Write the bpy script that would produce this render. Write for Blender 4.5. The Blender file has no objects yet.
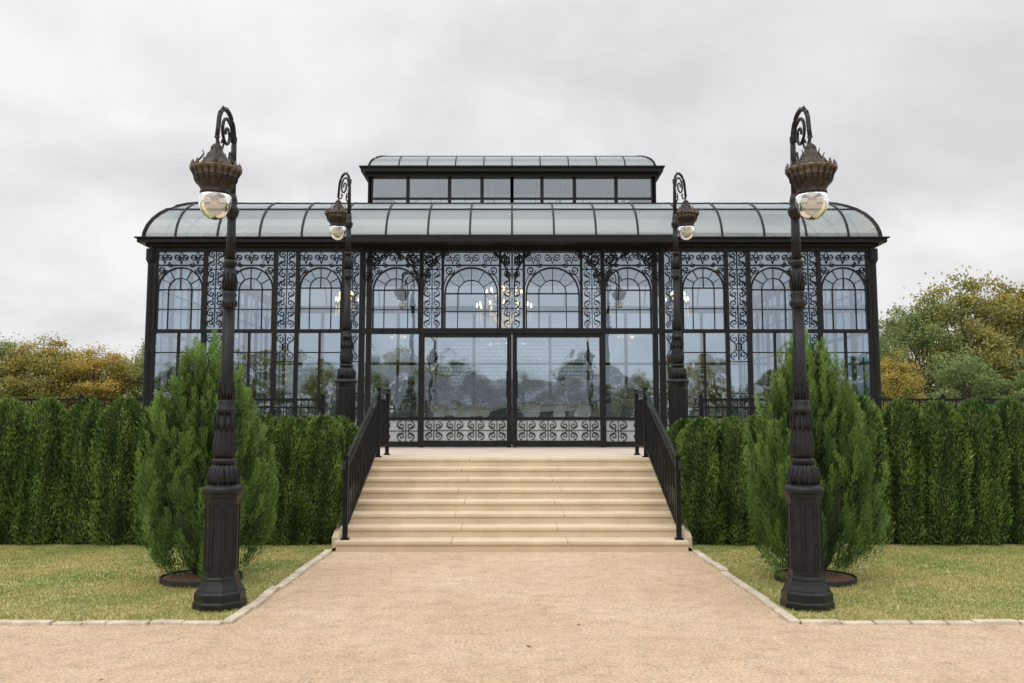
import bpy, math, random
import numpy as np
from mathutils import Vector
random.seed(4); rng=np.random.default_rng(7)
sc=bpy.context.scene
sc.view_settings.view_transform='Standard'; sc.view_settings.look='None'; sc.view_settings.exposure=0; sc.view_settings.gamma=1
COL=sc.collection
PI=math.pi

# ------------------------------------------------------------ materials
def newmat(name):
    m=bpy.data.materials.new(name); m.use_nodes=True
    nt=m.node_tree; nt.nodes.clear()
    out=nt.nodes.new('ShaderNodeOutputMaterial')
    return m,nt,out
def N(nt,t,**kw):
    n=nt.nodes.new(t)
    for k,v in kw.items(): setattr(n,k,v)
    return n
def noise(nt,scale,detail=4,rough=.55,coord='Object'):
    n=N(nt,'ShaderNodeTexNoise')
    n.inputs['Scale'].default_value=scale; n.inputs['Detail'].default_value=detail; n.inputs['Roughness'].default_value=rough
    if coord=='World':
        g=N(nt,'ShaderNodeNewGeometry'); nt.links.new(g.outputs['Position'],n.inputs['Vector'])
    else:
        tc=N(nt,'ShaderNodeTexCoord'); nt.links.new(tc.outputs[coord],n.inputs['Vector'])
    return n
def ramp(nt,src,stops):
    r=N(nt,'ShaderNodeValToRGB'); e=r.color_ramp.elements
    e[0].position=stops[0][0]; e[0].color=(*stops[0][1],1)
    e[1].position=stops[-1][0]; e[1].color=(*stops[-1][1],1)
    for p,c in stops[1:-1]:
        x=e.new(p); x.color=(*c,1)
    nt.links.new(src,r.inputs['Fac']); return r
def mixc(nt,mode,fac,a,b):
    m=N(nt,'ShaderNodeMixRGB',blend_type=mode)
    for i,s in ((0,fac),(1,a),(2,b)):
        if isinstance(s,(int,float)): m.inputs[i].default_value=s
        elif isinstance(s,tuple): m.inputs[i].default_value=(*s,1)
        else: nt.links.new(s,m.inputs[i])
    return m.outputs[0]
def pbr(name,c0,c1,scale=8,rough=.8,metal=0,bump=0,bscale=60,fine=None,detail=5,spec=.5):
    m,nt,out=newmat(name)
    p=N(nt,'ShaderNodeBsdfPrincipled'); nt.links.new(p.outputs[0],out.inputs[0])
    n=noise(nt,scale,detail); r=ramp(nt,n.outputs['Fac'],[(.3,c0),(.7,c1)])
    col=r.outputs[0]
    if fine:
        n2=noise(nt,fine[0],3,.7); r2=ramp(nt,n2.outputs['Fac'],[(.35,(1-fine[1],)*3),(.65,(1+fine[1],)*3)])
        col=mixc(nt,'MULTIPLY',1.0,col,r2.outputs[0])
    nt.links.new(col,p.inputs['Base Color'])
    p.inputs['Roughness'].default_value=rough; p.inputs['Metallic'].default_value=metal
    p.inputs['Specular IOR Level'].default_value=spec
    if bump:
        nb=noise(nt,bscale,4,.65); b=N(nt,'ShaderNodeBump'); b.inputs['Strength'].default_value=bump; b.inputs['Distance'].default_value=.01
        nt.links.new(nb.outputs['Fac'],b.inputs['Height']); nt.links.new(b.outputs[0],p.inputs['Normal'])
    return m
M_iron=pbr('black_iron',(.007,.007,.008),(.014,.014,.015),6,.45,.0,.15,40,spec=.20)
M_lamp=pbr('cast_iron',(.005,.006,.007),(.014,.015,.018),14,.38,.0,.4,60,spec=.28)
M_bronze=pbr('dark_bronze',(.010,.009,.008),(.045,.034,.025),22,.4,.3,.4,60,spec=.35)
M_bronze_l=pbr('worn_bronze',(.045,.037,.03),(.19,.15,.11),25,.45,.3,.3,60)
M_stone=pbr('tan_limestone',(.54,.44,.31),(.66,.55,.40),2.5,.85,0,.25,90,(70,.09))
M_landing=pbr('pale_stone',(.56,.48,.40),(.66,.58,.48),2,.8,0,.2,60,(50,.06))
M_cobble=pbr('cobble',(.42,.36,.28),(.66,.58,.46),5,.9,0,.5,50,(60,.15))
M_peb=pbr('pebble',(.26,.21,.16),(.78,.69,.57),3,.9,0,0)
M_white=pbr('white_cloth',(.76,.75,.72),(.84,.83,.80),5,.9)
M_cream=pbr('cream_chair',(.62,.57,.48),(.74,.69,.60),5,.6)
M_floor=pbr('interior_floor',(.38,.35,.31),(.46,.42,.37),2,.5)
M_mulch=pbr('mulch',(.07,.035,.02),(.18,.10,.06),30,.95,0,1,60,(90,.4))
M_bark=pbr('bark',(.05,.035,.025),(.12,.09,.07),12,.95,0,.8,40)
M_darkcore=pbr('dark_core_fill',(.014,.026,.009),(.04,.055,.02),20,1)  # dark colour for the solid cores that fill gaps in the foliage
M_ring=pbr('black_rim',(.012,.012,.012),(.02,.02,.02),5,.6)
M_barnw=pbr('barn_wall',(.55,.54,.52),(.66,.65,.63),3,.8)
M_barnr=pbr('barn_roof',(.10,.10,.11),(.16,.16,.17),3,.7)

def sand():
    m,nt,out=newmat('sand'); p=N(nt,'ShaderNodeBsdfPrincipled'); nt.links.new(p.outputs[0],out.inputs[0])
    a=noise(nt,.8,6,.62); r=ramp(nt,a.outputs['Fac'],[(.3,(.60,.43,.285)),(.5,(.67,.495,.34)),(.72,(.73,.565,.405))])
    b=noise(nt,6,7,.78); rb=ramp(nt,b.outputs['Fac'],[(.34,(.78,.765,.74)),(.5,(.97,.97,.97)),(.70,(1.1,1.1,1.1))])
    c=noise(nt,42,4,.9); rc=ramp(nt,c.outputs['Fac'],[(.36,(.48,.45,.42)),(.47,(.95,.95,.95)),(.62,(1.25,1.27,1.3))])
    col=mixc(nt,'MULTIPLY',1.,r.outputs[0],rb.outputs[0]); col=mixc(nt,'MULTIPLY',.9,col,rc.outputs[0])
    nt.links.new(col,p.inputs['Base Color']); p.inputs['Roughness'].default_value=.95; p.inputs['Specular IOR Level'].default_value=.2
    h=N(nt,'ShaderNodeMath',operation='ADD'); nt.links.new(c.outputs['Fac'],h.inputs[0])
    h2=N(nt,'ShaderNodeMath',operation='MULTIPLY'); h2.inputs[1].default_value=3; nt.links.new(b.outputs['Fac'],h2.inputs[0]); nt.links.new(h2.outputs[0],h.inputs[1])
    bp=N(nt,'ShaderNodeBump'); bp.inputs['Strength'].default_value=.9; bp.inputs['Distance'].default_value=.014
    nt.links.new(h.outputs[0],bp.inputs['Height']); nt.links.new(bp.outputs[0],p.inputs['Normal'])
    return m
M_sand=sand()
M_soil=pbr('lawn_soil',(.30,.30,.11),(.52,.43,.22),1.3,.95,0,.4,80,(60,.25))
M_field=pbr('field_grass',(.12,.15,.05),(.22,.22,.09),.3,.95,0,.3,20,(8,.2))

def leafmat(name,dark,light,trans=.25,hue=None,wv=None):
    m,nt,out=newmat(name)
    at=N(nt,'ShaderNodeAttribute',attribute_name='tint')
    r=ramp(nt,at.outputs['Fac'],[(0,dark),(1,light)]); col=r.outputs[0]
    if hue:
        oi=N(nt,'ShaderNodeObjectInfo'); rr=ramp(nt,oi.outputs['Random'],[(0,(1,1,1)),(.5,(.9,1.0,.9)),(1,hue)])
        col=mixc(nt,'MULTIPLY',1.,col,rr.outputs[0])
    if wv:
        wn=noise(nt,wv[0],4,.6,'World'); wr=ramp(nt,wn.outputs['Fac'],[(.35,wv[1]),(.65,wv[2])]); col=mixc(nt,'MULTIPLY',1.,col,wr.outputs[0])
    d=N(nt,'ShaderNodeBsdfPrincipled'); d.inputs['Roughness'].default_value=.6; d.inputs['Specular IOR Level'].default_value=.25
    t=N(nt,'ShaderNodeBsdfTranslucent'); mx=N(nt,'ShaderNodeMixShader'); mx.inputs[0].default_value=trans
    nt.links.new(col,d.inputs['Base Color']); nt.links.new(col,t.inputs['Color'])
    nt.links.new(d.outputs[0],mx.inputs[1]); nt.links.new(t.outputs[0],mx.inputs[2]); nt.links.new(mx.outputs[0],out.inputs[0])
    return m
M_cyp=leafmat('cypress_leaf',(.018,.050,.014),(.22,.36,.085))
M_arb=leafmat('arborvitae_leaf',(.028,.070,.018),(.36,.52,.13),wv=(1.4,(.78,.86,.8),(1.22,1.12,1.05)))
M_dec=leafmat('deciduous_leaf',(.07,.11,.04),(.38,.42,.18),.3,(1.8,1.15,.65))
M_grass=leafmat('grass_blade',(.17,.23,.06),(.58,.55,.23),.3,wv=(.9,(.60,.84,.62),(1.42,1.14,1.25)))
M_flower=leafmat('table_greens',(.05,.10,.04),(.7,.7,.62),.2)

def glass(name,base,gl,tr,rough=.01,milk=0,bump=.06):
    m,nt,out=newmat(name)
    f=N(nt,'ShaderNodeFresnel'); f.inputs['IOR'].default_value=1.45
    ad=N(nt,'ShaderNodeMath',operation='ADD',use_clamp=True); ad.inputs[1].default_value=base; nt.links.new(f.outputs[0],ad.inputs[0])
    g=N(nt,'ShaderNodeBsdfGlossy'); g.inputs['Color'].default_value=(*gl,1); g.inputs['Roughness'].default_value=rough
    n=noise(nt,1.3,2); b=N(nt,'ShaderNodeBump'); b.inputs['Strength'].default_value=bump; b.inputs['Distance'].default_value=.05
    nt.links.new(n.outputs['Fac'],b.inputs['Height']); nt.links.new(b.outputs[0],g.inputs['Normal'])
    t=N(nt,'ShaderNodeBsdfTransparent'); t.inputs['Color'].default_value=(*tr,1)
    last=t
    if milk:
        d=N(nt,'ShaderNodeBsdfDiffuse'); d.inputs['Color'].default_value=(.60,.64,.66,1)
        m2=N(nt,'ShaderNodeMixShader'); m2.inputs[0].default_value=milk
        nt.links.new(t.outputs[0],m2.inputs[1]); nt.links.new(d.outputs[0],m2.inputs[2]); last=m2
    mx=N(nt,'ShaderNodeMixShader'); nt.links.new(ad.outputs[0],mx.inputs[0]); nt.links.new(last.outputs[0],mx.inputs[1]); nt.links.new(g.outputs[0],mx.inputs[2])
    nt.links.new(mx.outputs[0],out.inputs[0]); return m
M_glass=glass('window_glass',.45,(.58,.68,.78),(.56,.62,.67),bump=.10)
M_mglass=glass('monitor_glass',.40,(.80,.86,.90),(.72,.78,.82),bump=.05)
M_rear=glass('rear_window_glass',.12,(.8,.88,.93),(.54,.61,.67))
M_frost=glass('frosted_glass',.12,(.8,.87,.92),(.7,.75,.78),.2,.60)
M_rglass=glass('roof_glass',.14,(.70,.76,.80),(.70,.75,.78),.28,.17,.03)
M_globe=glass('globe_glass',.12,(1,1,1),(.93,.90,.82),.04,.20)
m,nt,out=newmat('warm_bulb'); e=N(nt,'ShaderNodeEmission'); e.inputs[0].default_value=(1,.66,.34,1); e.inputs[1].default_value=12; nt.links.new(e.outputs[0],out.inputs[0]); M_bulb=m
m,nt,out=newmat('crystal'); p=N(nt,'ShaderNodeBsdfPrincipled'); p.inputs['Base Color'].default_value=(.85,.72,.55,1); p.inputs['Roughness'].default_value=.15; p.inputs['Emission Color'].default_value=(1,.70,.42,1); p.inputs['Emission Strength'].default_value=1.0; nt.links.new(p.outputs[0],out.inputs[0]); M_crystal=m  # crystals given warm emission, glowing as if lit by the bulbs

# ------------------------------------------------------------ mesh builder
class MB:
    def __init__(s): s.v=[]; s.f=[]
    def box(s,x0,x1,y0,y1,z0,z1):
        b=len(s.v); s.v+=[(x0,y0,z0),(x1,y0,z0),(x1,y1,z0),(x0,y1,z0),(x0,y0,z1),(x1,y0,z1),(x1,y1,z1),(x0,y1,z1)]
        s.f+=[(b,b+3,b+2,b+1),(b+4,b+5,b+6,b+7),(b,b+1,b+5,b+4),(b+1,b+2,b+6,b+5),(b+2,b+3,b+7,b+6),(b+3,b,b+4,b+7)]
    def quad(s,*p):
        b=len(s.v); s.v+=list(p); s.f.append(tuple(range(b,b+len(p))))
    def tube(s,pts,r,n=6,taper=None):
        P=[Vector(p) for p in pts]; b=len(s.v); k=len(P)
        for i,p in enumerate(P):
            t=(P[min(i+1,k-1)]-P[max(i-1,0)]); t=t.normalized() if t.length>1e-9 else Vector((0,0,1))
            ref=Vector((0,1,0)) if abs(t.y)<.8 else Vector((1,0,0))
            u=t.cross(ref).normalized(); w=t.cross(u)
            rr=r if taper is None else r+(taper-r)*i/max(1,k-1)
            for j in range(n):
                a=2*PI*j/n+PI/4; q=p+(u*math.cos(a)+w*math.sin(a))*rr; s.v.append((q.x,q.y,q.z))
        for i in range(k-1):
            for j in range(n):
                s.f.append((b+i*n+j,b+i*n+(j+1)%n,b+(i+1)*n+(j+1)%n,b+(i+1)*n+j))
        s.f.append(tuple(b+j for j in range(n))[::-1]); s.f.append(tuple(b+(k-1)*n+j for j in range(n)))
    def lathe(s,prof,c=(0,0,0),n=24,mod=None,rot=0,cap=True):
        b=len(s.v)
        for i,(r,z) in enumerate(prof):
            for j in range(n):
                a=2*PI*j/n+rot; rr=r*(mod(a,z) if mod else 1)
                s.v.append((c[0]+rr*math.cos(a),c[1]+rr*math.sin(a),c[2]+z))
        for i in range(len(prof)-1):
            for j in range(n): s.f.append((b+i*n+j,b+i*n+(j+1)%n,b+(i+1)*n+(j+1)%n,b+(i+1)*n+j))
        if cap:
            s.f.append(tuple(b+j for j in range(n))[::-1]); k=len(prof)-1; s.f.append(tuple(b+k*n+j for j in range(n)))
    def mesh(s,name,mat,smooth=False,angle=None):
        me=bpy.data.meshes.new(name); me.from_pydata(s.v,[],s.f); me.materials.append(mat)
        if smooth: me.polygons.foreach_set('use_smooth',[True]*len(me.polygons))
        me.update(); return me
    def obj(s,name,mat,parent=None,smooth=False,loc=None,bevel=0):
        o=bpy.data.objects.new(name,s.mesh(name,mat,smooth)); COL.objects.link(o)
        if parent: o.parent=parent
        if loc: o.location=loc
        if bevel:
            bv=o.modifiers.new('b','BEVEL'); bv.width=bevel; bv.segments=2
        return o
def empty(name,loc=(0,0,0),rot=0):
    o=bpy.data.objects.new(name,None); COL.objects.link(o); o.location=loc; o.rotation_euler=(0,0,rot); o.empty_display_size=.1; return o
def inst(name,me,parent=None,loc=(0,0,0),rot=0,scale=(1,1,1)):
    o=bpy.data.objects.new(name,me); COL.objects.link(o); o.location=loc; o.rotation_euler=(0,0,rot); o.scale=scale
    if parent: o.parent=parent
    return o
def leafmesh(name,C,D,L,W,tint,mat):
    n=len(C); D=D/np.linalg.norm(D,axis=1,keepdims=True)
    R=rng.normal(size=(n,3)); P=np.cross(D,R); P/=np.linalg.norm(P,axis=1,keepdims=True)
    L=L[:,None]; W=W[:,None]
    V=np.stack([C,C+D*L*.45+P*W*.5,C+D*L,C+D*L*.45-P*W*.5],axis=1).reshape(-1,3)
    me=bpy.data.meshes.new(name); me.vertices.add(4*n); me.loops.add(4*n); me.polygons.add(n)
    me.vertices.foreach_set('co',V.ravel().astype(np.float32))
    me.loops.foreach_set('vertex_index',np.arange(4*n,dtype=np.int32))
    me.polygons.foreach_set('loop_start',np.arange(0,4*n,4,dtype=np.int32))
    try: me.polygons.foreach_set('loop_total',np.full(n,4,dtype=np.int32))
    except Exception: pass
    me.update(calc_edges=True)
    a=me.attributes.new('tint','FLOAT','FACE'); a.data.foreach_set('value',np.clip(tint,0,1).astype(np.float32))
    me.materials.append(mat); return me
def lump(P,k,seed):
    r=np.random.default_rng(seed); s=0
    for i in range(5):
        w=r.normal(size=3)*k; s=s+np.sin(P@w+r.uniform(0,6))
    return s/5

# ------------------------------------------------------------ world / sun / camera
w=bpy.data.worlds.new('World'); sc.world=w; w.use_nodes=True; nt=w.node_tree; nt.nodes.clear()
out=N(nt,'ShaderNodeOutputWorld'); bg=N(nt,'ShaderNodeBackground'); bg.inputs[1].default_value=.1; nt.links.new(bg.outputs[0],out.inputs[0])
sky=N(nt,'ShaderNodeTexSky',sky_type='NISHITA'); sky.sun_disc=False; sky.sun_elevation=math.radians(52); sky.sun_rotation=math.radians(200)
tc=N(nt,'ShaderNodeTexCoord'); sx=N(nt,'ShaderNodeSeparateXYZ'); nt.links.new(tc.outputs['Generated'],sx.inputs[0])
az=N(nt,'ShaderNodeMath',operation='ABSOLUTE'); nt.links.new(sx.outputs[2],az.inputs[0])
ad=N(nt,'ShaderNodeMath',operation='ADD'); ad.inputs[1].default_value=.30; nt.links.new(az.outputs[0],ad.inputs[0])
dx=N(nt,'ShaderNodeMath',operation='DIVIDE'); dy=N(nt,'ShaderNodeMath',operation='DIVIDE')
nt.links.new(sx.outputs[0],dx.inputs[0]); nt.links.new(ad.outputs[0],dx.inputs[1]); nt.links.new(sx.outputs[1],dy.inputs[0]); nt.links.new(ad.outputs[0],dy.inputs[1])
cb=N(nt,'ShaderNodeCombineXYZ'); nt.links.new(dx.outputs[0],cb.inputs[0]); nt.links.new(dy.outputs[0],cb.inputs[1]); cb.inputs[2].default_value=3.3
nz=N(nt,'ShaderNodeTexNoise'); nz.inputs['Scale'].default_value=1.6; nz.inputs['Detail'].default_value=7; nz.inputs['Roughness'].default_value=.52; nz.inputs['Distortion'].default_value=.3
nt.links.new(cb.outputs[0],nz.inputs['Vector'])
cr=ramp(nt,nz.outputs['Fac'],[(.36,(7.2,7.15,7.3)),(.48,(8.4,8.3,8.4)),(.60,(9.6,9.55,9.6))])
mr=N(nt,'ShaderNodeMapRange'); mr.inputs['From Min'].default_value=.45; mr.inputs['From Max'].default_value=1; mr.inputs['To Min'].default_value=1; mr.inputs['To Max'].default_value=2.2
nt.links.new(sx.outputs[2],mr.inputs['Value'])
mul=N(nt,'ShaderNodeVectorMath',operation='SCALE'); nt.links.new(cr.outputs[0],mul.inputs[0]); nt.links.new(mr.outputs[0],mul.inputs['Scale'])
fin=mixc(nt,'MIX',.04,mul.outputs[0],sky.outputs[0]); nt.links.new(fin,bg.inputs[0])
sl=bpy.data.lights.new('sun','SUN'); sl.energy=1.5; sl.angle=math.radians(70); sl.color=(1,.95,.87)
so=bpy.data.objects.new('sun',sl); COL.objects.link(so); so.rotation_euler=(math.radians(38),0,math.radians(-20))

cam=bpy.data.cameras.new('camera'); cam.lens=30; cam.sensor_width=36; cam.clip_end=3000
co=bpy.data.objects.new('camera',cam); COL.objects.link(co); co.location=(0,0,1.55); co.rotation_euler=(math.radians(90+5.26),0,0); sc.camera=co

# ------------------------------------------------------------ ground
mb=MB(); mb.quad((-1500,-1500,-.03),(1500,-1500,-.03),(1500,1500,-.03),(-1500,1500,-.03)); mb.obj('ground',M_field)
LY=6.68; PX=2.16
path=empty('sand_path')
mb=MB(); mb.quad((-70,-25,0),(70,-25,0),(70,LY,0),(-70,LY,0)); mb.quad((-PX,LY,0),(PX,LY,0),(PX,10.3,0),(-PX,10.3,0)); mb.obj('sand_surface',M_sand,path)
mb=MB()
for i in range(11000):
    x=random.uniform(-5,5); y=random.uniform(2.8,LY) if (abs(x)>PX or random.random()<.7) else random.uniform(LY,10.2)
    r=random.uniform(.003,.0085); a=random.uniform(0,3)
    b=len(mb.v); 
    for k in range(4): mb.v.append((x+r*math.cos(a+k*PI/2),y+r*math.sin(a+k*PI/2)*.8,.0005))
    mb.v.append((x,y,r*.8)); mb.f+=[(b,b+1,b+4),(b+1,b+2,b+4),(b+2,b+3,b+4),(b+3,b,b+4)]
mb.obj('gravel',M_peb,path)
n=5500
C=np.column_stack([rng.uniform(0,1,n),rng.uniform(0,1,n),np.zeros(n)]); D=np.column_stack([rng.normal(0,.5,n),rng.normal(0,.5,n),np.ones(n)])
tint=.38+.2*lump(C*np.array([1,1,0]),6,3)+rng.normal(0,.22,n)
gm=leafmesh('grass_tile',C,D,rng.uniform(.014,.034,n),rng.uniform(.004,.008,n),tint,M_grass)
for s in (-1,1):
    lw=empty('lawn'); mb=MB(); x0,x1=sorted((s*PX,s*45)); mb.quad((x0,LY,.006),(x1,LY,.006),(x1,12.6,.006),(x0,12.6,.006)); mb.obj('turf',M_soil,lw)
    for i in range(7):
        for j in range(4):
            k=random.randrange(4); cx=s*(PX+.02+i+.5); cy=LY+.02+j+.5
            c,sn=[(1,0),(0,1),(-1,0),(0,-1)][k]
            ox=cx-(.5*c-.5*sn); oy=cy-(.5*sn+.5*c)
            inst('grass_blades_%d_%d'%(i,j),gm,lw,(ox,oy,.004),k*PI/2)
for s in (-1,1):
    mb=MB(); y=LY
    while y<10.2:
        l=random.uniform(.2,.34); wj=random.uniform(-.012,.012); mb.box(s*PX-.04+wj,s*PX+.04+wj,y,min(y+l-.012,10.24),-.02,.022+random.uniform(0,.014)); y+=l
    x=PX+.05
    while x<16:
        l=random.uniform(.18,.36); wj=random.uniform(-.02,.02); a,b=sorted((s*x,s*(x+l-.012))); mb.box(a,b,LY-.04+wj,LY+.04+wj,-.02,.016+random.uniform(0,.016)); x+=l
    mb.obj('stone_edging',M_cobble,bevel=.008)
C=np.column_stack([rng.uniform(-6,6,200),rng.uniform(4.2,10.2,200),np.full(200,.02)]); C=C[((abs(C[:,0])>2.3)&(C[:,1]>LY))|(rng.uniform(size=200)<.08)]
C[:,2]=np.where((abs(C[:,0])>PX)&(C[:,1]>LY),.03,.004)
k=len(C); D=np.column_stack([rng.normal(size=k),rng.normal(size=k),rng.uniform(0,.25,k)])
me=leafmesh('leaf_litter',C,D,rng.uniform(.02,.045,k),rng.uniform(.012,.026,k),rng.uniform(0,1,k),leafmat('dry_leaf',(.16,.09,.04),(.48,.33,.15)))
inst('fallen_leaves',me)

# ------------------------------------------------------------ stairs + terrace
H=.996; Y0=10.25; T=.335; RS=H/8; SW=2.1
st=empty('stone_staircase')
mb=MB(); mt=MB()
for i in range(8):
    y=Y0+i*T; z1=RS*(i+1)
    yb=Y0+(i+1)*T+.03 if i<7 else 13.2
    mb.box(-SW+.015,SW-.015,y+.022,yb,-.02 if i==0 else RS*i-.05,z1-.045)
    xs=[-SW,-.72+.1*(i%2),.66-.1*(i%2),SW]
    for q in range(3): mt.box(xs[q]+.0015,xs[q+1]-.0015,y,yb,z1-.045,z1)
mb.obj('riser',M_stone,st); mt.obj('tread',M_stone,st,bevel=.009)
te=empty('terrace')
mb=MB(); mb.box(-13,13,12.66,32,-.02,H-.012); mb.obj('terrace_slab',M_stone,te)
mb=MB(); mb.box(-3.6,3.6,13.2,17.0,H-.02,H-.002); mb.obj('landing_paving',M_landing,te)
mb=MB()
for s in (-1,1):
    a,b=sorted((s*(SW+.003),s*(SW+.10)))
    v=[(10.6,0),(12.66,0),(12.66,H-.02),(12.5,H-.02),(10.6,.12)]
    for X in (a,b): mb.quad(*[(X,y,z) for y,z in v])
    for k in range(5):
        p,q=v[k],v[(k+1)%5]; mb.quad((a,*p),(b,*p),(b,*q),(a,*q))
mb.obj('cheek_wall',M_stone,st)
def railing(s):
    e=empty('stair_railing'); mb=MB(); X=s*2.0
    ya,yb=Y0+.14,Y0+7*T+.25
    sl=RS/T
    top=lambda y: RS+.95+(y-ya)*sl
    def post(y,z0,z1,h=.028):
        mb.box(X-h,X+h,y-h,y+h,z0,z1); mb.box(X-h-.012,X+h+.012,y-h-.012,y+h+.012,z1,z1+.02); mb.box(X-h-.02,X+h+.02,y-h-.02,y+h+.02,z0,z0+.02)
    post(ya,RS,top(ya)+.03); post(yb,H,top(yb)+.03); post(13.75,H,top(yb)+.03)
    for off,r in ((0,.026),(-.12,.014),(-.84,.014)):
        mb.tube([(X,ya,top(ya)+off),(X,yb,top(yb)+off)],r,4 if off else 8)
        mb.tube([(X,yb,top(yb)+off),(X,13.75,top(yb)+off)],r,4 if off else 8)
    mb.tube([(X,ya,top(ya)),(X,ya-.12,top(ya)-.05),(X,ya-.15,top(ya)-.12)],.022,8)
    y=ya+.1
    while y<yb-.05:
        mb.box(X-.008,X+.008,y-.008,y+.008,top(y)-.84,top(y)-.12); y+=.11
    y=yb+.1
    while y<13.7:
        mb.box(X-.008,X+.008,y-.008,y+.008,top(yb)-.84,top(yb)-.12); y+=.11
    mb.obj('rails',M_iron,e)
for s in (-1,1): railing(s)
for s in (-1,1):
    e=empty('iron_fence'); mb=MB(); y=12.9; z0=H; x=2.85
    a,b=sorted((s*2.85,s*12.5))
    for z,h in ((z0+.86,.018),(z0+.74,.012),(z0+.1,.012)): mb.box(a,b,y-h,y+h,z-h,z+h)
    while x<12.5:
        mb.box(s*x-.007,s*x+.007,y-.007,y+.007,z0+.1,z0+.86); x+=.11
    for x in (2.85,4.7,6.5,8.5,10.5,12.5):
        mb.box(s*x-.03,s*x+.03,y-.03,y+.03,z0-.01,z0+.90); mb.lathe([(.04,0),(.04,.015),(.02,.02),(.03,.04),(.0,.06)],(s*x,y,z0+.90),8)
    mb.obj('pickets',M_iron,e)

# ------------------------------------------------------------ conservatory
B=empty('glass_conservatory'); FY=17.06; BD=10.0; RY=FY+BD; XW=7.3
fr=MB(); orn=MB(); gl=MB(); fz=MB(); mgl=MB()
def spiral(c,R,turns,a0,sg,y,n=16,end=.15):
    return [(c[0]+R*(1-(1-end)*i/n)*math.cos(a0+sg*2*PI*turns*i/n),y,c[1]+R*(1-(1-end)*i/n)*math.sin(a0+sg*2*PI*turns*i/n)) for i in range(n+1)]
def cell(x0,x1,z0,z1,y,r=.009,bar=True):
    cx=(x0+x1)/2; w=x1-x0; h=z1-z0; R=min(w*.23,h*.22)
    for s in (-1,1):
        orn.tube(spiral((cx+s*R*1.02,z1-R*1.1),R,1.3,PI/2,-s,y),r,4)
        orn.tube(spiral((cx+s*R*1.02,z0+R*1.1),R,1.3,-PI/2,s,y),r,4)
        k=8; orn.tube([(cx+s*(R*2.0-R*1.5*math.sin(PI*i/k)),y,z1-R*1.1-(h-2.2*R)*i/k) for i in range(k+1)],r,4)
    if h>w*1.2:
        Rr=min(w*.16,h*.12); orn.tube([(cx+Rr*math.cos(a*PI/5),y,(z0+z1)/2+Rr*1.4*math.sin(a*PI/5)) for a in range(11)],r,4)
    if bar:
        orn.tube([(cx,y,z0),(cx,y,z1)],r*.9,4)
def hb(x0,x1,z,h,y,d=.03): fr.box(x0,x1,y-d,y+d,z-h,z+h)
def vb(x,z0,z1,h,y,d=.035): fr.box(x-h,x+h,y-d,y+d,z0,z1)
ZT=3.33; ZA=4.62; ZC=5.0
def arch(x0,x1,y,ztop=ZA):
    cx=(x0+x1)/2; R=(x1-x0)/2-.05; zs=ztop-R
    def arc(r,n=14,a=0,b=PI): return [(cx+r*math.cos(a+(b-a)*i/n),y,zs+r*math.sin(a+(b-a)*i/n)) for i in range(n+1)]
    fr.tube(arc(R),.022,4); vb(x0+.05,ZT,zs,.014,y,.02); vb(x1-.05,ZT,zs,.014,y,.02)
    fr.tube(arc(R*.52),.012,4)
    for k in range(1,6):
        a=PI*k/6; fr.tube([(cx+R*.52*math.cos(a),y,zs+R*.52*math.sin(a)),(cx+R*math.cos(a),y,zs+R*math.sin(a))],.009,4)
    hb(x0+.05,x1-.05,zs,.012,y,.018); hb(x0+.05,x1-.05,(zs+ZT)/2+.02,.008,y,.014)
    vb(cx-R*.52,ZT,zs,.008,y,.013); vb(cx+R*.52,ZT,zs,.008,y,.013); vb(cx,zs,zs+R*.52,.008,y,.012)
    for s in (-1,1):
        orn.tube(spiral((cx+s*R*.83,ztop-R*.10),R*.19,1.5,0 if s<0 else PI,s,y-.01),.013,4)
        orn.tube(spiral((cx+s*R*.48,ztop+.055),R*.13,1.3,PI/2,-s,y-.01),.010,4)
        orn.tube([(cx+s*(R+.03),y-.01,zs+R*.3),(cx+s*(R-.02),y-.01,zs+R*.62),(cx+s*R*.75,y-.01,zs+R*.86)],.01,4)
    hb(x0,x1,ztop+.05,.012,y,.02)
    k=3; wd=(x1-x0)/k
    for i in range(k):
        c=x0+wd*(i+.5); zz=(ztop+.06+ZC)/2
        for s in (-1,1): orn.tube(spiral((c+s*wd*.24,zz),min(wd*.22,.12),1.5,PI if s>0 else 0,s,y-.01),.010,4)
        orn.tube([(c,y-.01,zz-.14),(c+.04,y-.01,zz),(c,y-.01,zz+.14),(c-.04,y-.01,zz),(c,y-.01,zz-.14)],.008,4)
def narrow(x0,x1,y,low=True):
    m=.035
    z=ZT+.06
    for i in range(4): cell(x0+m,x1-m,z+i*.4+.01,z+(i+1)*.4-.01,y-.01,.010); hb(x0,x1,z+(i+1)*.4-.0,.007,y-.003,.012)
    if low:
        cell(x0+m,x1-m,2.75,ZT-.06,y-.01); cell(x0+m,x1-m,1.62,2.05,y-.01); hb(x0,x1,2.72,.008,y-.003,.012); hb(x0,x1,2.08,.008,y-.003,.012)
def kick(x0,x1,y,z0=1.10,z1=1.56):
    k=max(1,round((x1-x0)/.42)); wd=(x1-x0)/k
    for i in range(k): cell(x0+wd*i+.01,x0+wd*(i+1)-.01,z0,z1,y-.01,.011)
    hb(x0,x1,(z0+z1)/2,.006,y-.004,.01)
    fz.quad((x0,y+.0,z0),(x1,y+.0,z0),(x1,y+.0,z1),(x0,y+.0,z1))
y=FY
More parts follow.
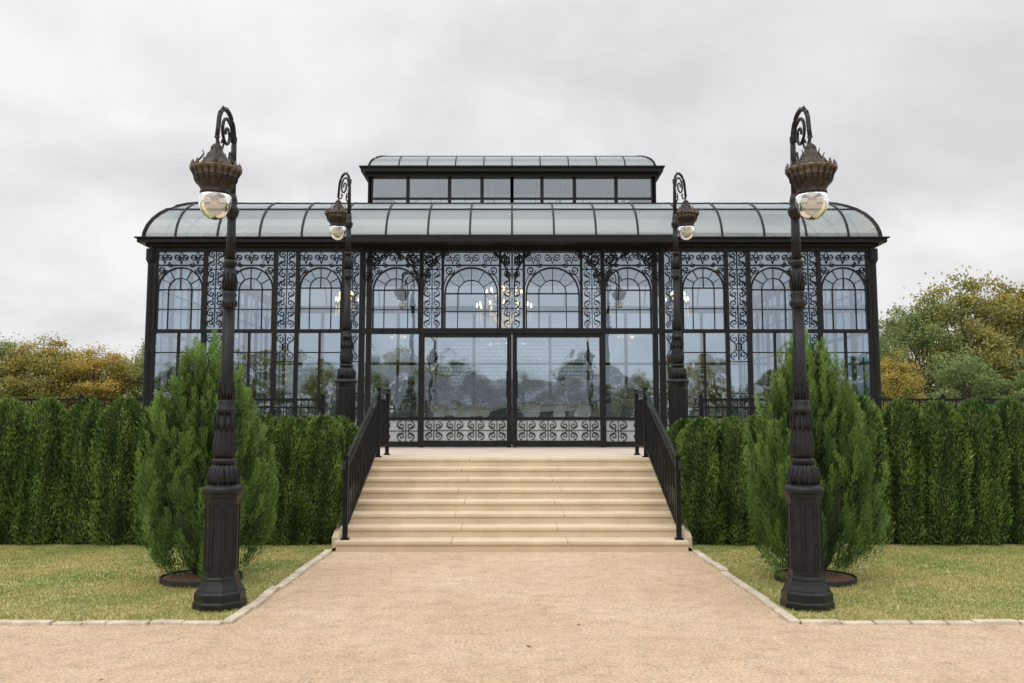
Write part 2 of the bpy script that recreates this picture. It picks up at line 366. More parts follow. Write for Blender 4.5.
for s in (-1,1):
    def o(a,b): return tuple(sorted((s*a,s*b)))
    for a,b in ((7.2,6.2),(5.78,4.78),(4.33,3.4),(2.85,1.83),(1.4,.24)):
        x0,x1=o(a,b); arch(x0,x1,y)
    for a,b in ((6.2,5.78),(4.78,4.33),(3.4,3.05)):
        x0,x1=o(a,b); narrow(x0,x1,y); kick(x0,x1,y)
    narrow(*o(1.83,1.4),y,False)
    for a,b in ((7.2,6.2),(5.78,4.78),(4.33,3.4)):
        x0,x1=o(a,b); vb((x0+x1)/2,1.6,ZT,.018,y,.025); hb(x0,x1,1.6,.03,y,.028); hb(x0,x1,2.9,.010,y,.018)
        kick(x0,x1,y)
    for x,h in ((7.25,.075),(6.2,.036),(5.78,.036),(4.78,.036),(4.33,.036),(3.4,.036),(3.02,.055),(2.88,.05),(1.83,.04),(1.40,.026),(.24,.026)):
        vb(s*x,H if x>1.5 else ZT,ZC,h,y,.045)
    x0,x1=o(2.84,1.87); hb(x0,x1,1.58,.03,y,.028); hb(x0,x1,1.07,.05,y,.028)
    kick(x0,x1,y,1.13,1.54)
    for q in (1.80,.055): vb(s*q,H+.01,ZT-.05,.046,y-.02,.026)
    x0,x1=o(1.76,.09); hb(x0,x1,1.58,.03,y-.02,.022); hb(x0,x1,1.08,.06,y-.02,.022); hb(x0,x1,ZT-.09,.035,y-.02,.022)
    kick(x0,x1,y-.02,1.15,1.54)
    fr.tube([(s*.10,y-.05,2.0),(s*.10,y-.11,2.02),(s*.10,y-.11,2.5),(s*.10,y-.05,2.52)],.014,6)
    x0,x1=o(7.2,3.06); hb(x0,x1,1.06,.06,y,.03)
narrow(-.24,.24,y,False)
hb(-7.25,7.25,ZT,.035,y,.05); hb(-3.05,3.05,ZT,.055,y,.062)
hb(-7.25,7.25,ZC+.0,.05,y,.055)
for a,b in zip((-7.2,-6.2,-5.78,-4.78,-4.33,-3.4,-2.88,-1.83,-.0,1.83,2.88,3.4,4.33,4.78,5.78,6.2),(-6.2,-5.78,-4.78,-4.33,-3.4,-2.88,-1.83,-.0,1.83,2.88,3.4,4.33,4.78,5.78,6.2,7.2)):
    for z0,z1 in ((H,ZT),(ZT,ZC)):
        t=random.uniform(-.006,.006); u=random.uniform(-.006,.006)
        gl.quad((a,FY+.014-t,z0),(b,FY+.014+t,z0),(b,FY+.014+t+u,z1),(a,FY+.014-t+u,z1))
y=RY; rgl=MB()
for x in [-7.25+14.5*i/12 for i in range(13)]: vb(x,H,ZC,.045,y,.04)
for z,h in ((1.06,.06),(ZT,.04),(ZC,.05)): hb(-7.25,7.25,z,h,y,.05)
rgl.quad((-7.2,RY,H),(7.2,RY,H),(7.2,RY,ZC),(-7.2,RY,ZC)); rgl.obj('rear_glass',M_rear,B)
for s in (-1,1):
    X=s*7.25
    for k in range(11):
        y=FY+k; fr.box(X-.04,X+.04,y-.035,y+.035,H,ZC)
        if k<10:
            fr.box(X-.015,X+.015,y+.49,y+.51,H,ZC)
            fr.tube([(X,y+.5+.42*math.cos(a*PI/10),4.2+.42*math.sin(a*PI/10)) for a in range(11)],.018,4)
    for z,h in ((1.06,.06),(1.6,.03),(2.9,.012),(ZT,.035),(4.2,.012),(ZC,.05)): fr.box(X-.03,X+.03,FY,RY,z-h,z+h)
    gl.quad((X,FY,H),(X,RY,H),(X,RY,ZC),(X,FY,ZC))
    fr.lathe([(.10,0),(.10,.15),(.065,.2),(.06,3.7),(.10,3.78),(.10,4.0)],(s*7.3,FY-.02,H),12)
for X in (-3.0,-1.83,0,1.83,3.0):
    for s in (-1,1):
        if abs(X)==3.0 and s*X>0: continue
        y=FY-.09; big=1.0 if X else .7
        orn.tube(spiral((X+s*.17*big,ZC-.22),.15*big,1.7,PI/2,-s,y,22),.017,5)
        orn.tube(spiral((X+s*.10*big,ZC-.52),.085*big,1.5,PI/2,-s,y,18),.014,5)
        orn.tube([(X+s*.04,y,ZC-.95),(X+s*.05,y,ZC-.7),(X+s*.14*big,y,ZC-.42),(X+s*.36*big,y,ZC-.16),(X+s*.55*big,y,ZC-.06)],.015,5)
        orn.tube(spiral((X+s*.44*big,ZC-.12),.07*big,1.4,0,s,y,14),.011,5)
    orn.tube([(X,FY-.05,ZC-.6),(X,FY-.12,ZC-.4),(X,FY-.25,ZC-.2),(X,FY-.42,ZC-.03)],.016,5)
cn=MB()
def ring(mbx,x,y0,y1,w,z0,z1):
    mbx.box(-x,x,y0,y0+w,z0,z1); mbx.box(-x,x,y1-w,y1,z0,z1); mbx.box(-x,-x+w,y0+w,y1-w,z0,z1); mbx.box(x-w,x,y0+w,y1-w,z0,z1)
ring(cn,7.38,FY-.14,RY+.14,.22,ZC+.03,ZC+.09)
ring(cn,7.50,FY-.27,RY+.27,.36,ZC+.09,ZC+.17)
ring(cn,7.54,FY-.31,RY+.31,.12,ZC+.17,ZC+.20)
cn.box(-3.15,3.15,FY-.5,FY-.272,ZC+.05,ZC+.165); cn.box(-3.2,3.2,FY-.55,FY-.5,ZC+.03,ZC+.185); cn.box(-3.1,3.1,FY-.48,FY-.28,ZC+.03,ZC+.05)
rg=MB()
def cove(ox,oy0,oy1,z,ax,ay,b,nr,ribx,riby,rr,purl):
    P=lambda t:(ox-ax*(1-math.cos(t)),oy0+ay*(1-math.cos(t)),oy1-ay*(1-math.cos(t)),z+b*math.sin(t))
    ts=[PI/2*i/nr for i in range(nr+1)]
    for i in range(nr):
        a=P(ts[i]); c=P(ts[i+1])
        rg.quad((-a[0],a[1],a[3]),(a[0],a[1],a[3]),(c[0],c[1],c[3]),(-c[0],c[1],c[3]))
        rg.quad((a[0],a[2],a[3]),(-a[0],a[2],a[3]),(-c[0],c[2],c[3]),(c[0],c[2],c[3]))
        rg.quad((a[0],a[1],a[3]),(a[0],a[2],a[3]),(c[0],c[2],c[3]),(c[0],c[1],c[3]))
        rg.quad((-a[0],a[2],a[3]),(-a[0],a[1],a[3]),(-c[0],c[1],c[3]),(-c[0],c[2],c[3]))
    e=P(PI/2)
    for X in ribx:
        for side in (1,2):
            pts=[(X,P(t)[side],P(t)[3]) for t in ts if P(t)[0]>abs(X)-.01]
            if len(pts)>1: fr.tube(pts,rr,4)
    for Y in riby:
        for s in (-1,1):
            pts=[(s*P(t)[0],Y,P(t)[3]) for t in ts if P(t)[1]<Y+.01 and P(t)[2]>Y-.01]
            if len(pts)>1: fr.tube(pts,rr,4)
    for s in (-1,1):
        for side in (1,2): fr.tube([(s*P(t)[0],P(t)[side],P(t)[3]) for t in ts],rr*1.5,6)
    for t in purl:
        q=P(t); fr.tube([(-q[0],q[1],q[3]),(q[0],q[1],q[3]),(q[0],q[2],q[3]),(-q[0],q[2],q[3]),(-q[0],q[1],q[3])],rr,4)
    return e
e=cove(7.45,FY-.1,RY+.1,ZC+.16,1.3,2.4,1.24,12,[i*.85 for i in range(-8,9)],[FY+.9*i for i in range(1,11)],.027,[PI/2*.42,PI/2*.62,PI/2*.98])
rg.quad((-e[0],e[1],e[3]),(e[0],e[1],e[3]),(e[0],e[2],e[3]),(-e[0],e[2],e[3]))
MY0=20.1; MY1=24.1; MX=3.42; MZ0=e[3]; MZ1=7.42
cn.box(-MX-.08,MX+.08,MY0-.06,MY0+.08,MZ0+.01,MZ0+.14); cn.box(-MX-.08,MX+.08,MY1-.08,MY1+.06,MZ0+.01,MZ0+.14)
for y in (MY0,MY1):
    for x in (0,.72,1.5,2.5,3.38):
        for s in (-1,1):
            fr.box(s*x-.04,s*x+.04,y-.04,y+.04,MZ0,MZ1)
    fr.box(-MX,MX,y-.025,y+.025,MZ0+.42,MZ0+.47)
    mgl.quad((-MX,y,MZ0),(MX,y,MZ0),(MX,y,MZ1),(-MX,y,MZ1))
for s in (-1,1):
    for k in range(5): fr.box(s*MX-.04,s*MX+.04,MY0+k-.04,MY0+k+.04,MZ0,MZ1)
    mgl.quad((s*MX,MY0,MZ0),(s*MX,MY1,MZ0),(s*MX,MY1,MZ1),(s*MX,MY0,MZ1))
mgl.obj('monitor_glass',M_mglass,B)
ms=MB()
for (x,d,z0,z1) in ((3.52,.12,MZ1-.06,MZ1+.03),(3.60,.24,MZ1+.03,MZ1+.13),(3.64,.28,MZ1+.13,MZ1+.16)):
    ms.box(-x,x,MY0-d,MY0+.15,z0,z1); ms.box(-x,x,MY1-.15,MY1+d,z0,z1); ms.box(-x,-x+.35,MY0+.15,MY1-.15,z0,z1); ms.box(x-.35,x,MY0+.15,MY1-.15,z0,z1)
ms.obj('monitor_cornice',M_iron,B)
e2=cove(3.45,MY0-.05,MY1+.05,MZ1+.15,.75,1.7,.64,10,[i*.68 for i in range(-4,5)],[MY0+.8*i for i in range(1,5)],.02,[PI/2*.55,PI/2*.98])
rg.quad((-e2[0],e2[1],e2[3]),(e2[0],e2[1],e2[3]),(e2[0],e2[2],e2[3]),(-e2[0],e2[2],e2[3]))
zc=e2[3]
fr.tube([(-1.2,22.1,zc),(0,22.1,zc+.30),(1.2,22.1,zc)],.03,6); fr.tube([(0,e2[1],zc),(0,22.1,zc+.30),(0,e2[2],zc)],.03,6)
for k in range(1,5):
    y=FY+2*k
    for s in (-1,1):
        if k in (2,): fr.box(s*3.9-.05,s*3.9+.05,y-.05,y+.05,H,6.2)
    fr.tube([(-7.2,y,ZC),(-6.9,y,5.6),(-6.2,y,6.1),(-5.5,y,6.25),(5.5,y,6.25),(6.2,y,6.1),(6.9,y,5.6),(7.2,y,ZC)],.035,4)
for s in (-1,1):
    fr.box(s*3.9-.05,s*3.9+.05,FY+2.6,RY-2.6,6.16,6.28)
for X in (-2.6,-.9,.9,2.6):
    fr.tube([(X,MY0+.1,MZ0+.1),(X+.6,MY0+2,MZ1+.5),(X,MY1-.1,MZ0+.1)],.025,4)
fr.obj('iron_frame',M_iron,B); orn.obj('iron_scrollwork',M_iron,B); gl.obj('wall_glass',M_glass,B); rg.obj('roof_glass',M_rglass,B,True); fz.obj('kick_panel_glass',M_frost,B)
cn.obj('cornice',M_iron,B,bevel=.008)
mb=MB(); mb.box(-7.35,7.35,FY-.1,RY+.1,H-.02,H+.012); mb.obj('floor_slab',M_floor,B)
lt=MB(); yl=FY+.05  # added lattice imitating a brick-like pattern that shows in the door glass
z=1.62; row=0
while z<3.2:
    for a,b in ((-1.72,-.12),(.12,1.72)):
        lt.box(a,b,yl-.002,yl+.002,z-.004,z+.004)
        x=a+(.075 if row%2 else 0)
        while x<b: lt.box(x-.0035,x+.0035,yl-.0015,yl+.0015,z,z+.075); x+=.15
    z+=.075; row+=1
lt.obj('door_lattice',pbr('grey_mesh',(.30,.31,.32),(.4,.41,.42),4,.6),B)

# ------------------------------------------------------------ interior furniture
tb=MB(); tb.lathe([(.80,0),(.77,.2),(.76,.45),(.765,.70),(.75,.745),(.70,.75)],n=48,mod=lambda a,z:1+.035*math.cos(a*12)*max(0,(.7-z)))
tmesh=tb.mesh('table_cloth',M_white,True)
ch=MB()
for sx_ in (-.19,.19):
    ch.tube([(sx_,-.19,0),(sx_*.95,-.18,.45)],.016,6); ch.tube([(sx_,.21,0),(sx_,.19,.45),(sx_,.24,.78)],.016,6)
ch.lathe([(.22,0),(.235,.015),(.235,.045),(.2,.06)],(0,0,.44),16)
ch.tube([(.2*math.cos(a*PI/8),.225+.02*math.sin(a*PI/8),.76+.2*math.sin(a*PI/8)) for a in range(17)],.022,6)
b=len(ch.v)
for q in range(16):
    a=2*PI*q/16; ch.v.append((.165*math.cos(a),.235,.78+.16*math.sin(a)))
ch.f.append(tuple(range(b,b+16)))
ch.tube([(-.18,-.18,.2),(.18,-.18,.2)],.01,5); ch.tube([(-.18,.2,.2),(.18,.2,.2)],.01,5)
cmesh=ch.mesh('chair',M_cream,True)
n=500; d=rng.normal(size=(n,3)); d[:,2]=abs(d[:,2]); d/=np.linalg.norm(d,axis=1,keepdims=True)
C=d*rng.uniform(.02,.20,(n,1))+np.array([0,0,.12]); fmesh=leafmesh('centerpiece',C,d+rng.normal(0,.4,(n,3)),rng.uniform(.03,.07,n),rng.uniform(.02,.05,n),rng.choice([.1,.2,.3,1.,.9,1.],n),M_flower)
for (tx,ty) in ((-5.6,19.0),(-2.7,18.8),(2.7,18.8),(5.6,19.0),(-4.3,22.4),(-1.6,22.2),(1.6,22.2),(4.3,22.4),(0,19.3),(-6,24.9),(6,24.9)):
    inst('dining_table',tmesh,None,(tx,ty,H+.012)); inst('table_flowers',fmesh,None,(tx,ty,H+.76),random.random()*6)
    for k in range(7):
        a=2*PI*k/7+tx; inst('chair',cmesh,None,(tx+1.02*math.cos(a),ty+1.02*math.sin(a),H+.012),a-PI/2)
def chandelier(x,y,z,S):
    e=empty('chandelier',(x,y,z)); f=MB(); c=MB(); b=MB()
    f.tube([(0,0,.5*S),(0,0,6.2-z)],.012,5); f.lathe([(.02,-.5*S),(.06*S,-.42*S),(.03,-.3*S),(.08*S,-.1*S),(.03,.1*S),(.06*S,.35*S),(.02,.5*S)],n=12)
    for R,zz,k in ((.62*S,-.15*S,12),(.4*S,.18*S,8)):
        for i in range(k):
            a=2*PI*i/k; ca,sa=math.cos(a),math.sin(a)
            f.tube([(R*t*ca,R*t*sa,zz-.14*S*math.sin(PI*t)+.02*t) for t in (0,.2,.4,.6,.8,1)],.010,5)
            f.lathe([(.01,0),(.04,.02),(.015,.03),(.012,.1)],(R*ca,R*sa,zz),8)
            b.lathe([(.014,0),(.026,.03),(.018,.07),(.003,.11)],(R*ca,R*sa,zz+.1),8)
            for q in range(5): c.lathe([(.002,-.05),(.018,-.025),(.002,0)],(R*ca*(.96+.01*q),R*sa*(.96+.01*q),zz-.02-.055*q),5)
    for q in range(26):
        for R,z0,z1 in ((.3*S,-.2*S,-.5*S),(.22*S,.45*S,.2*S)):
            a=2*PI*q/26
            for u in range(7):
                t=u/7; rr=R*(1-.75*t) if z1<0 else R*(.3+.7*t); c.lathe([(.002,-.05),(.018,-.025),(.002,0)],(rr*math.cos(a),rr*math.sin(a),z0+(z1-z0)*t),5)
    f.obj('arms',M_bronze_l,e,True); c.obj('crystals',M_crystal,e); b.obj('bulbs',M_bulb,e,True)
chandelier(-.2,21.4,4.45,1.1); chandelier(-4.3,22,4.6,.45); chandelier(4.3,22,4.6,.45)

# ------------------------------------------------------------ street lamps
ped=MB()
oc=lambda p:ped.lathe(p,n=8,rot=PI/8)
oc([(.215,0),(.215,.06),(.205,.075),(.205,.135),(.19,.15),(.185,.165),(.165,.20),(.15,.235),(.15,.25)])
oc([(.15,.25),(.14,.27),(.14,.90),(.152,.92),(.152,.94)])
for k in range(8):
    a=PI/4*k; ca,sa=math.cos(a),math.sin(a); r=.1312
    p=lambda u,z:(r*ca-u*sa,r*sa+u*ca,z)
    ped.tube([p(-.036,.32),p(.036,.32),p(.036,.85),p(-.036,.85),p(-.036,.32)],.0055,4)
ped_m=ped.mesh('pedestal',M_lamp,False)
body=MB()
body.lathe([(.15,.938),(.165,.955),(.165,.985),(.147,1.0),(.12,1.02)],n=32)
fl=lambda k,d:(lambda a,z:1+d*abs(math.sin(k*a/2))-d/2)
body.lathe([(.09,1.0),(.122,1.04),(.128,1.08),(.112,1.14),(.09,1.18)],n=64,mod=fl(16,.16))
body.lathe([(.09,1.18),(.10,1.2),(.10,1.22),(.08,1.235)],n=32)
body.lathe([(.075,1.23),(.092,1.28),(.093,1.34),(.078,1.46),(.064,1.6)],n=64,mod=fl(12,.14))
body.lathe([(.064,1.6),(.082,1.62),(.082,1.65),(.064,1.665),(.072,1.70),(.056,1.73)],n=32)
body.lathe([(.053,1.73),(.061,1.80),(.049,1.95),(.046,2.5)],n=48,mod=fl(12,.10))
body.lathe([(.048,2.5),(.068,2.53),(.068,2.56),(.052,2.58),(.062,2.62),(.045,2.66)],n=32)
body.lathe([(.042,2.66),(.05,2.74),(.04,2.86)],n=48,mod=fl(10,.16))
body.lathe([(.045,2.86),(.057,2.885),(.057,2.905),(.042,2.92)],n=24)
body.lathe([(.038,2.92),(.034,3.28)],n=48,mod=fl(10,.12))
body.lathe([(.036,3.28),(.052,3.31),(.062,3.35),(.054,3.375),(.04,3.39),(.044,3.44),(.030,3.5)],n=32)
CZ=lambda z:3.60+(z-3.60)*.80
body.lathe([(.028,3.5),(.024,CZ(3.9)),(.023,CZ(4.02))],n=20)
for z,R,k in ((1.04,.112,10),(1.76,.053,8),(2.70,.045,8),(1.5,.074,9)):
    for i in range(k):
        a=2*PI*i/k; ca,sa=math.cos(a),math.sin(a)
        body.tube([(R*ca,R*sa,z-.03),((R+.016)*ca,(R+.016)*sa,z+.03),((R+.004)*ca,(R+.004)*sa,z+.09),((R+.022)*ca,(R+.022)*sa,z+.115)],.013,5,.004)
    for i in range(k):
        a=2*PI*(i+.5)/k; ca,sa=math.cos(a),math.sin(a)
        body.tube([(R*ca,R*sa,z-.05),((R+.012)*ca,(R+.012)*sa,z-.01),((R+.018)*ca,(R+.018)*sa,z+.03)],.011,5,.004)
U=.42
def yz(p): return [(0,-u,CZ(z)) for u,z in p]
cro=[(0,3.75),(-.01,3.9),(.0,4.02)]+[(.20-.20*math.cos(a),4.06+.25*math.sin(a)) for a in [PI*i/16 for i in range(1,15)]]+[(.405,4.02),(.42,3.94)]
body.tube(yz(cro),.020,8)
sp_=[(.19+.15*(1-.85*i/26)*math.cos(PI-2*PI*1.6*i/26+.2),4.06+.19*(1-.85*i/26)*math.sin(PI-2*PI*1.6*i/26+.2)) for i in range(27)]
body.tube(yz(sp_),.016,6,.011)
body.tube(yz([(.0,3.62),(.06,3.72),(.12,3.80),(.10,3.89),(.05,3.89),(.04,3.84),(.075,3.82)]),.013,6,.008)
body.tube(yz([(.42,3.94),(.36,3.86),(.29,3.86),(.26,3.92),(.30,3.95),(.32,3.91)]),.011,6,.008)
body.tube(yz([(-.0,4.0),(-.05,4.06),(-.06,4.12),(-.02,4.14),(-.005,4.10)]),.010,6,.006)
for i in range(5):
    a=PI*(.2+.15*i); u,z=.20-.215*math.cos(a),4.06+.262*math.sin(a); body.lathe([(.0,0),(.016,.01),(.012,.02),(0,.032)],(0,-u,CZ(z)-.01),6)
body_m=body.mesh('post',M_lamp,True)
# lantern head: dark conical cap, pierced crown, tapering collar, clear globe
hd=MB(); c=(0,-U,0)
hd.lathe([(.008,3.88),(.024,3.865),(.010,3.845),(.010,3.81),(.028,3.80),(.048,3.775),(.048,3.755),(.055,3.735),(.072,3.72),(.085,3.69),(.105,3.655),(.135,3.625),(.175,3.597)],c,40)
hd.lathe([(.150,3.535),(.158,3.515),(.150,3.485),(.135,3.455),(.118,3.43),(.108,3.405),(.118,3.398),(.118,3.385)],c,48,mod=lambda a,z:1+.03*abs(math.sin(8*a)))
hood_m=hd.mesh('hood',M_bronze,True)
bd=MB(); bd.lathe([(.172,3.600),(.202,3.595),(.206,3.582),(.196,3.572),(.172,3.560),(.160,3.545),(.168,3.535),(.168,3.523),(.150,3.515)],c,40)
for i in range(18):
    a=2*PI*i/18; R=.190; bd.lathe([(.012,0),(.018,.012),(.008,.026),(.011,.034),(.0,.05)],(R*math.cos(a),R*math.sin(a)-U,3.594),6)
band_m=bd.mesh('crown_band',M_bronze_l,True)
fn=MB()
for i in range(20):
    a=2*PI*i/20
    fn.tube([(r_*math.cos(a),r_*math.sin(a)-U,z_) for r_,z_ in ((.195,3.575),(.180,3.55),(.168,3.52),(.166,3.495),(.150,3.465))],.008,5,.003)
    if i%4==0: fn.tube([(r_*math.cos(a),r_*math.sin(a)-U,z_) for r_,z_ in ((.185,3.60),(.13,3.66),(.10,3.705),(.115,3.735))],.010,5,.004)
fringe_m=fn.mesh('hood_ornament',M_bronze,True)
gb=MB(); gb.lathe([(.112,3.388),(.130,3.36),(.130,3.31),(.113,3.255),(.086,3.21),(.048,3.182),(.015,3.172)],c,32)
globe_m=gb.mesh('globe',M_globe,True)
bb=MB(); bb.lathe([(.018,3.42),(.02,3.37),(.035,3.34),(.038,3.31),(.02,3.275),(.004,3.27)],c,16); bulb_m=bb.mesh('bulb',M_white,True)
pl=MB(); pl.lathe([(.26,-.17),(.26,.0)],n=8,rot=PI/8); pl_m=pl.mesh('plinth',M_lamp)
for (x,y,z,r,s) in ((-2.42,7.24,.0,0,1),(2.445,7.24,0,0,1),(-2.46,12.65,H+.15,PI+.6,1),(2.46,12.65,H+.15,PI-.6,1)):
    e=empty('street_lamp',(x,y,z),r)
    for nm,me in (('pedestal',ped_m),('post',body_m),('hood',hood_m),('crown_band',band_m),('hood_ornament',fringe_m),('globe',globe_m),('bulb',bulb_m)): inst(nm,me,e)
    if z>.5: inst('plinth',pl_m,e)
for s in (-1,1):
    mb=MB(); mb.box(s*2.46-.33,s*2.46+.33,12.32,12.655,-.02,H-.015); mb.obj('lamp_pier',M_stone)

# ------------------------------------------------------------ vegetation
def cypress_mesh(seed,Ht=2.34,Rm=.57):
    r=np.random.default_rng(seed); CC=[];DD=[];LL=[];WW=[];TT=[]
    env=lambda h: Rm*np.interp(h/Ht,[0,.06,.2,.4,.6,.8,.93,1],[.5,.78,1,1,.84,.55,.26,.04])
    lobe=[r.uniform(0,6) for _ in range(3)]
    for i in range(470):
        h=Ht*r.beta(1.2,1.3)*.86+.03; az=r.uniform(0,2*PI)
        R=env(h+.2)*r.uniform(.66,1.10)*(1+.1*math.sin(3*az+lobe[0]+h*2)+.06*math.sin(5*az+lobe[1]-3*h))
        ln=r.uniform(.28,.6)*(1-.2*h/Ht); ro=R; ri=max(0,R-ln*.42*r.uniform(.7,1.2))
        a=np.array([ri*math.cos(az),ri*math.sin(az),h]); az2=az+r.normal(0,.18)
        b=np.array([ro*math.cos(az2),ro*math.sin(az2),min(h+ln*.95,Ht+.12)])
        k=190; t=r.uniform(0,1,k)**.8; dirv=(b-a); dirv/=np.linalg.norm(dirv)
        curve=np.outer(4*t*(1-t),np.array([math.cos(az),math.sin(az),-.35]))*.06
        off=r.normal(0,1,(k,3)); off/=np.linalg.norm(off,axis=1,keepdims=True)
        rad=(.055*(1-t)**.6+.006)*r.uniform(.2,1,k)
        C=a+np.outer(t,b-a)+curve+off*rad[:,None]; D=dirv*1.15+off*.5+r.normal(0,.12,(k,3))
        CC.append(C);DD.append(D);LL.append(r.uniform(.028,.06,k));WW.append(r.uniform(.006,.012,k))
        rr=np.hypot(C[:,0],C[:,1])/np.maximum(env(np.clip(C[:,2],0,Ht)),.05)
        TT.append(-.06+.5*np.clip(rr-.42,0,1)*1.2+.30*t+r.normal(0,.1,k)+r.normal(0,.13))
    C=np.vstack(CC); return leafmesh('cypress_foliage',C,np.vstack(DD),np.concatenate(LL),np.concatenate(WW),np.concatenate(TT),M_cyp)
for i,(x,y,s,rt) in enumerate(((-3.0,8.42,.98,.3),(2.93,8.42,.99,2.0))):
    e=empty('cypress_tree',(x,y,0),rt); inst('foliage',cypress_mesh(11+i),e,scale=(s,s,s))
    mb=MB(); mb.tube([(0,0,0),(0,0,.6),(.01,0,1.4),(0,0,2.1)],.04,8,.01)
    for k in range(24):
        a=k*2.4; h=.15+.07*k; mb.tube([(0,0,h),(.15*math.cos(a),.15*math.sin(a),h+.12),(.3*math.cos(a),.3*math.sin(a),h+.35)],.012,5,.003)
    mb.obj('trunk',M_bark,e,True)
    mb=MB(); mb.lathe([(.05,.04),(.16,.2),(.24,.5),(.27,.9),(.20,1.4),(.09,1.8),(.02,2.0)],n=12); mb.obj('dark_core',M_darkcore,e,True)  # solid dark core added to block holes between the sprigs
    e=empty('tree_ring',(x,y,0)); mb=MB(); mb.lathe([(.38,0),(.38,.06),(.365,.06),(.365,.0)],n=40,cap=False); mb.obj('rim',M_ring,e)
    mb=MB(); mb.lathe([(.364,.0),(.364,.045),(.25,.065),(.02,.075)],n=24); mb.obj('mulch_bed',M_mulch,e)
def arb_mesh(seed,Ht=1.78,R=.275):
    r=np.random.default_rng(seed); n=15000
    h=r.uniform(0,1,n)**.92; az=r.uniform(0,2*PI,n)
    ph=r.uniform(0,6,4)
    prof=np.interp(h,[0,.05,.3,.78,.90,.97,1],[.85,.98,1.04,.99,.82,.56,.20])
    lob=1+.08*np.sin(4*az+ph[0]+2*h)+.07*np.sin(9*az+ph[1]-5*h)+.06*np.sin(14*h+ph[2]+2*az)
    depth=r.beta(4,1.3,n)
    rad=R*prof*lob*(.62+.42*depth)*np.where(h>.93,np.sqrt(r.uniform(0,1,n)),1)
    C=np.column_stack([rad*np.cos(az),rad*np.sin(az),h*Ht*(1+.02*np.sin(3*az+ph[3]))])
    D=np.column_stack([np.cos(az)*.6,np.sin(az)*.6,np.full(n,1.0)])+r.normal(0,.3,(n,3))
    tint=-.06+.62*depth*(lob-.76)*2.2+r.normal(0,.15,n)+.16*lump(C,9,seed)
    me=leafmesh('arborvitae_foliage',C,D,r.uniform(.03,.07,n),r.uniform(.012,.022,n),tint,M_arb); return me
arbs=[arb_mesh(s) for s in (21,22,23,24)]
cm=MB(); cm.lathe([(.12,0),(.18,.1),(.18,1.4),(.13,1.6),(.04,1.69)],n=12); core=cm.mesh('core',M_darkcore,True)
def shrub(par,x,y,k,sz):
    me=arbs[random.randrange(4)]; rt=random.uniform(0,6); sxy=random.uniform(.98,1.1)
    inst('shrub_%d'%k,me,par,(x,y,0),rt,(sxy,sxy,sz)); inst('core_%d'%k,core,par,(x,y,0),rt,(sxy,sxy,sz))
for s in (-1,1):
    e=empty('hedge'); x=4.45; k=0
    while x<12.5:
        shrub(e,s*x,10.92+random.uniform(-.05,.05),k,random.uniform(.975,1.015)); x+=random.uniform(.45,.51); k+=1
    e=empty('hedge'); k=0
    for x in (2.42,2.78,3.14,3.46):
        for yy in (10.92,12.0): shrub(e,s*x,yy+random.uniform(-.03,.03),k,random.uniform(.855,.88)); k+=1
    e=empty('hedge'); k=0
    for x in (3.82,4.12):
        shrub(e,s*x,11.3,k,.88); k+=1
e=empty('columnar_evergreen'); inst('foliage',arbs[1],e,(8.4,20.5,.95),1,(.85,.85,2.2)); inst('core',core,e,(8.4,20.5,.95),1,(.85,.85,2.2))

def tree_mesh(seed,Ht=8,Rc=2.8):
    r=np.random.default_rng(seed); mb=MB()
    mb.tube([(0,0,0),(.1,.05,Ht*.3),(-.05,.1,Ht*.6),(0,0,Ht*.85)],.16,8,.03)
    cl=[]
    for i in range(75):
        u=r.normal(size=3); u/=np.linalg.norm(u); q=r.uniform(.35,1)**.6
        p=np.array([u[0]*Rc*q,u[1]*Rc*q,Ht*.54+u[2]*Ht*.45*q]) 
        if p[2]<Ht*.12: continue
        p[:2]*=1-.35*max(0,(p[2]/Ht-.6))/.4
        cl.append(p)
        if i%3==0:
            b0=Ht*(.15+.4*r.uniform()); mb.tube([(0,0,b0),tuple(p*.5+np.array([0,0,b0*.5])),tuple(p)],.06,5,.012)
    CC=[];TT=[]
    for p in cl:
        k=210; rc=r.uniform(.35,.85); o=r.normal(size=(k,3))*np.array([1,1,.65])*rc*.55; CC.append(p+o)
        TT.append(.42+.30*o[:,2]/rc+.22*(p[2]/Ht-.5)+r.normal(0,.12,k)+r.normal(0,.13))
    C=np.vstack(CC); n=len(C)
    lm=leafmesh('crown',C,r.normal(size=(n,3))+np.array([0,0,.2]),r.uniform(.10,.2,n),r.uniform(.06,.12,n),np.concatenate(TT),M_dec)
    return mb.mesh('trunk',M_bark,True),lm
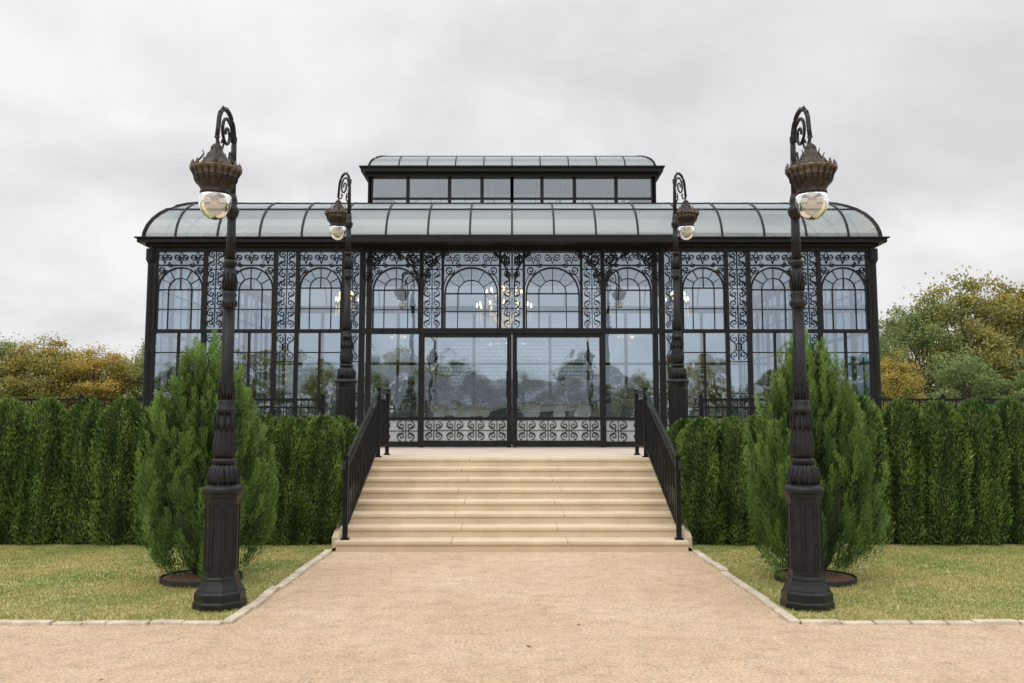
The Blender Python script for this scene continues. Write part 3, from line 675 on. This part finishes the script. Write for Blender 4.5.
trees=[tree_mesh(s,8,rc) for s,rc in ((31,2.6),(32,3.1),(33,2.3),(34,2.9))]
def tree(par,x,y,h,wd=1.0,k=0,z=0):
    t=trees[random.randrange(4)]; s=h/8; rt=random.uniform(0,6)
    inst('trunk_%d'%k,t[0],par,(x,y,z),rt,(s*wd,s*wd,s)); inst('crown_%d'%k,t[1],par,(x,y,z),rt,(s*wd,s*wd,s))
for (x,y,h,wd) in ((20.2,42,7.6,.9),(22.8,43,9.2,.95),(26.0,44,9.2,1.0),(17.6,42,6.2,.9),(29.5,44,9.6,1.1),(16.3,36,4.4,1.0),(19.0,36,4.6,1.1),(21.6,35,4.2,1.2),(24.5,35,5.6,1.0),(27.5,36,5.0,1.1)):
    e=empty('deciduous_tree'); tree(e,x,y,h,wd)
def line(n,xa,xb,ya,yb,ha,hb_,name='tree_line'):
    e=empty(name)
    for k in range(n):
        x=xa+(xb-xa)*(k+random.uniform(-.3,.3))/n; tree(e,x,random.uniform(ya,yb),random.uniform(ha,hb_),random.uniform(1,1.4),k)
line(24,-52,-20,57,66,5.8,7.9); line(13,-22,20,62,70,4.6,6.2); line(10,20,50,58,68,7,9.5)
line(30,-75,75,-62,-50,6.5,9.5)
e=empty('white_barn'); mb=MB(); mb.box(-8,8,-40,-33,-.02,3.1); mb.obj('walls',M_barnw,e)
mb=MB(); mb.quad((-8.5,-32.5,2.95),(8.5,-32.5,2.95),(8.5,-36.5,5.2),(-8.5,-36.5,5.2)); mb.quad((-8.5,-40.5,2.95),(-8.5,-36.5,5.2),(8.5,-36.5,5.2),(8.5,-40.5,2.95)); mb.obj('roof',M_barnr,e)
mb=MB()
for s in (-8,8): mb.quad((s,-33,3.1),(s,-40,3.1),(s,-36.5,5.15))
mb.obj('gables',M_barnw,e)
mb=MB()
for x in (-6.5,-4.5,-2.5,2.5,4.5,6.5): mb.box(x-.5,x+.5,-33.0,-32.96,1.0,2.3)
mb.box(-1.1,1.1,-33,-32.96,0,2.5); mb.obj('windows_and_door',M_iron,e)
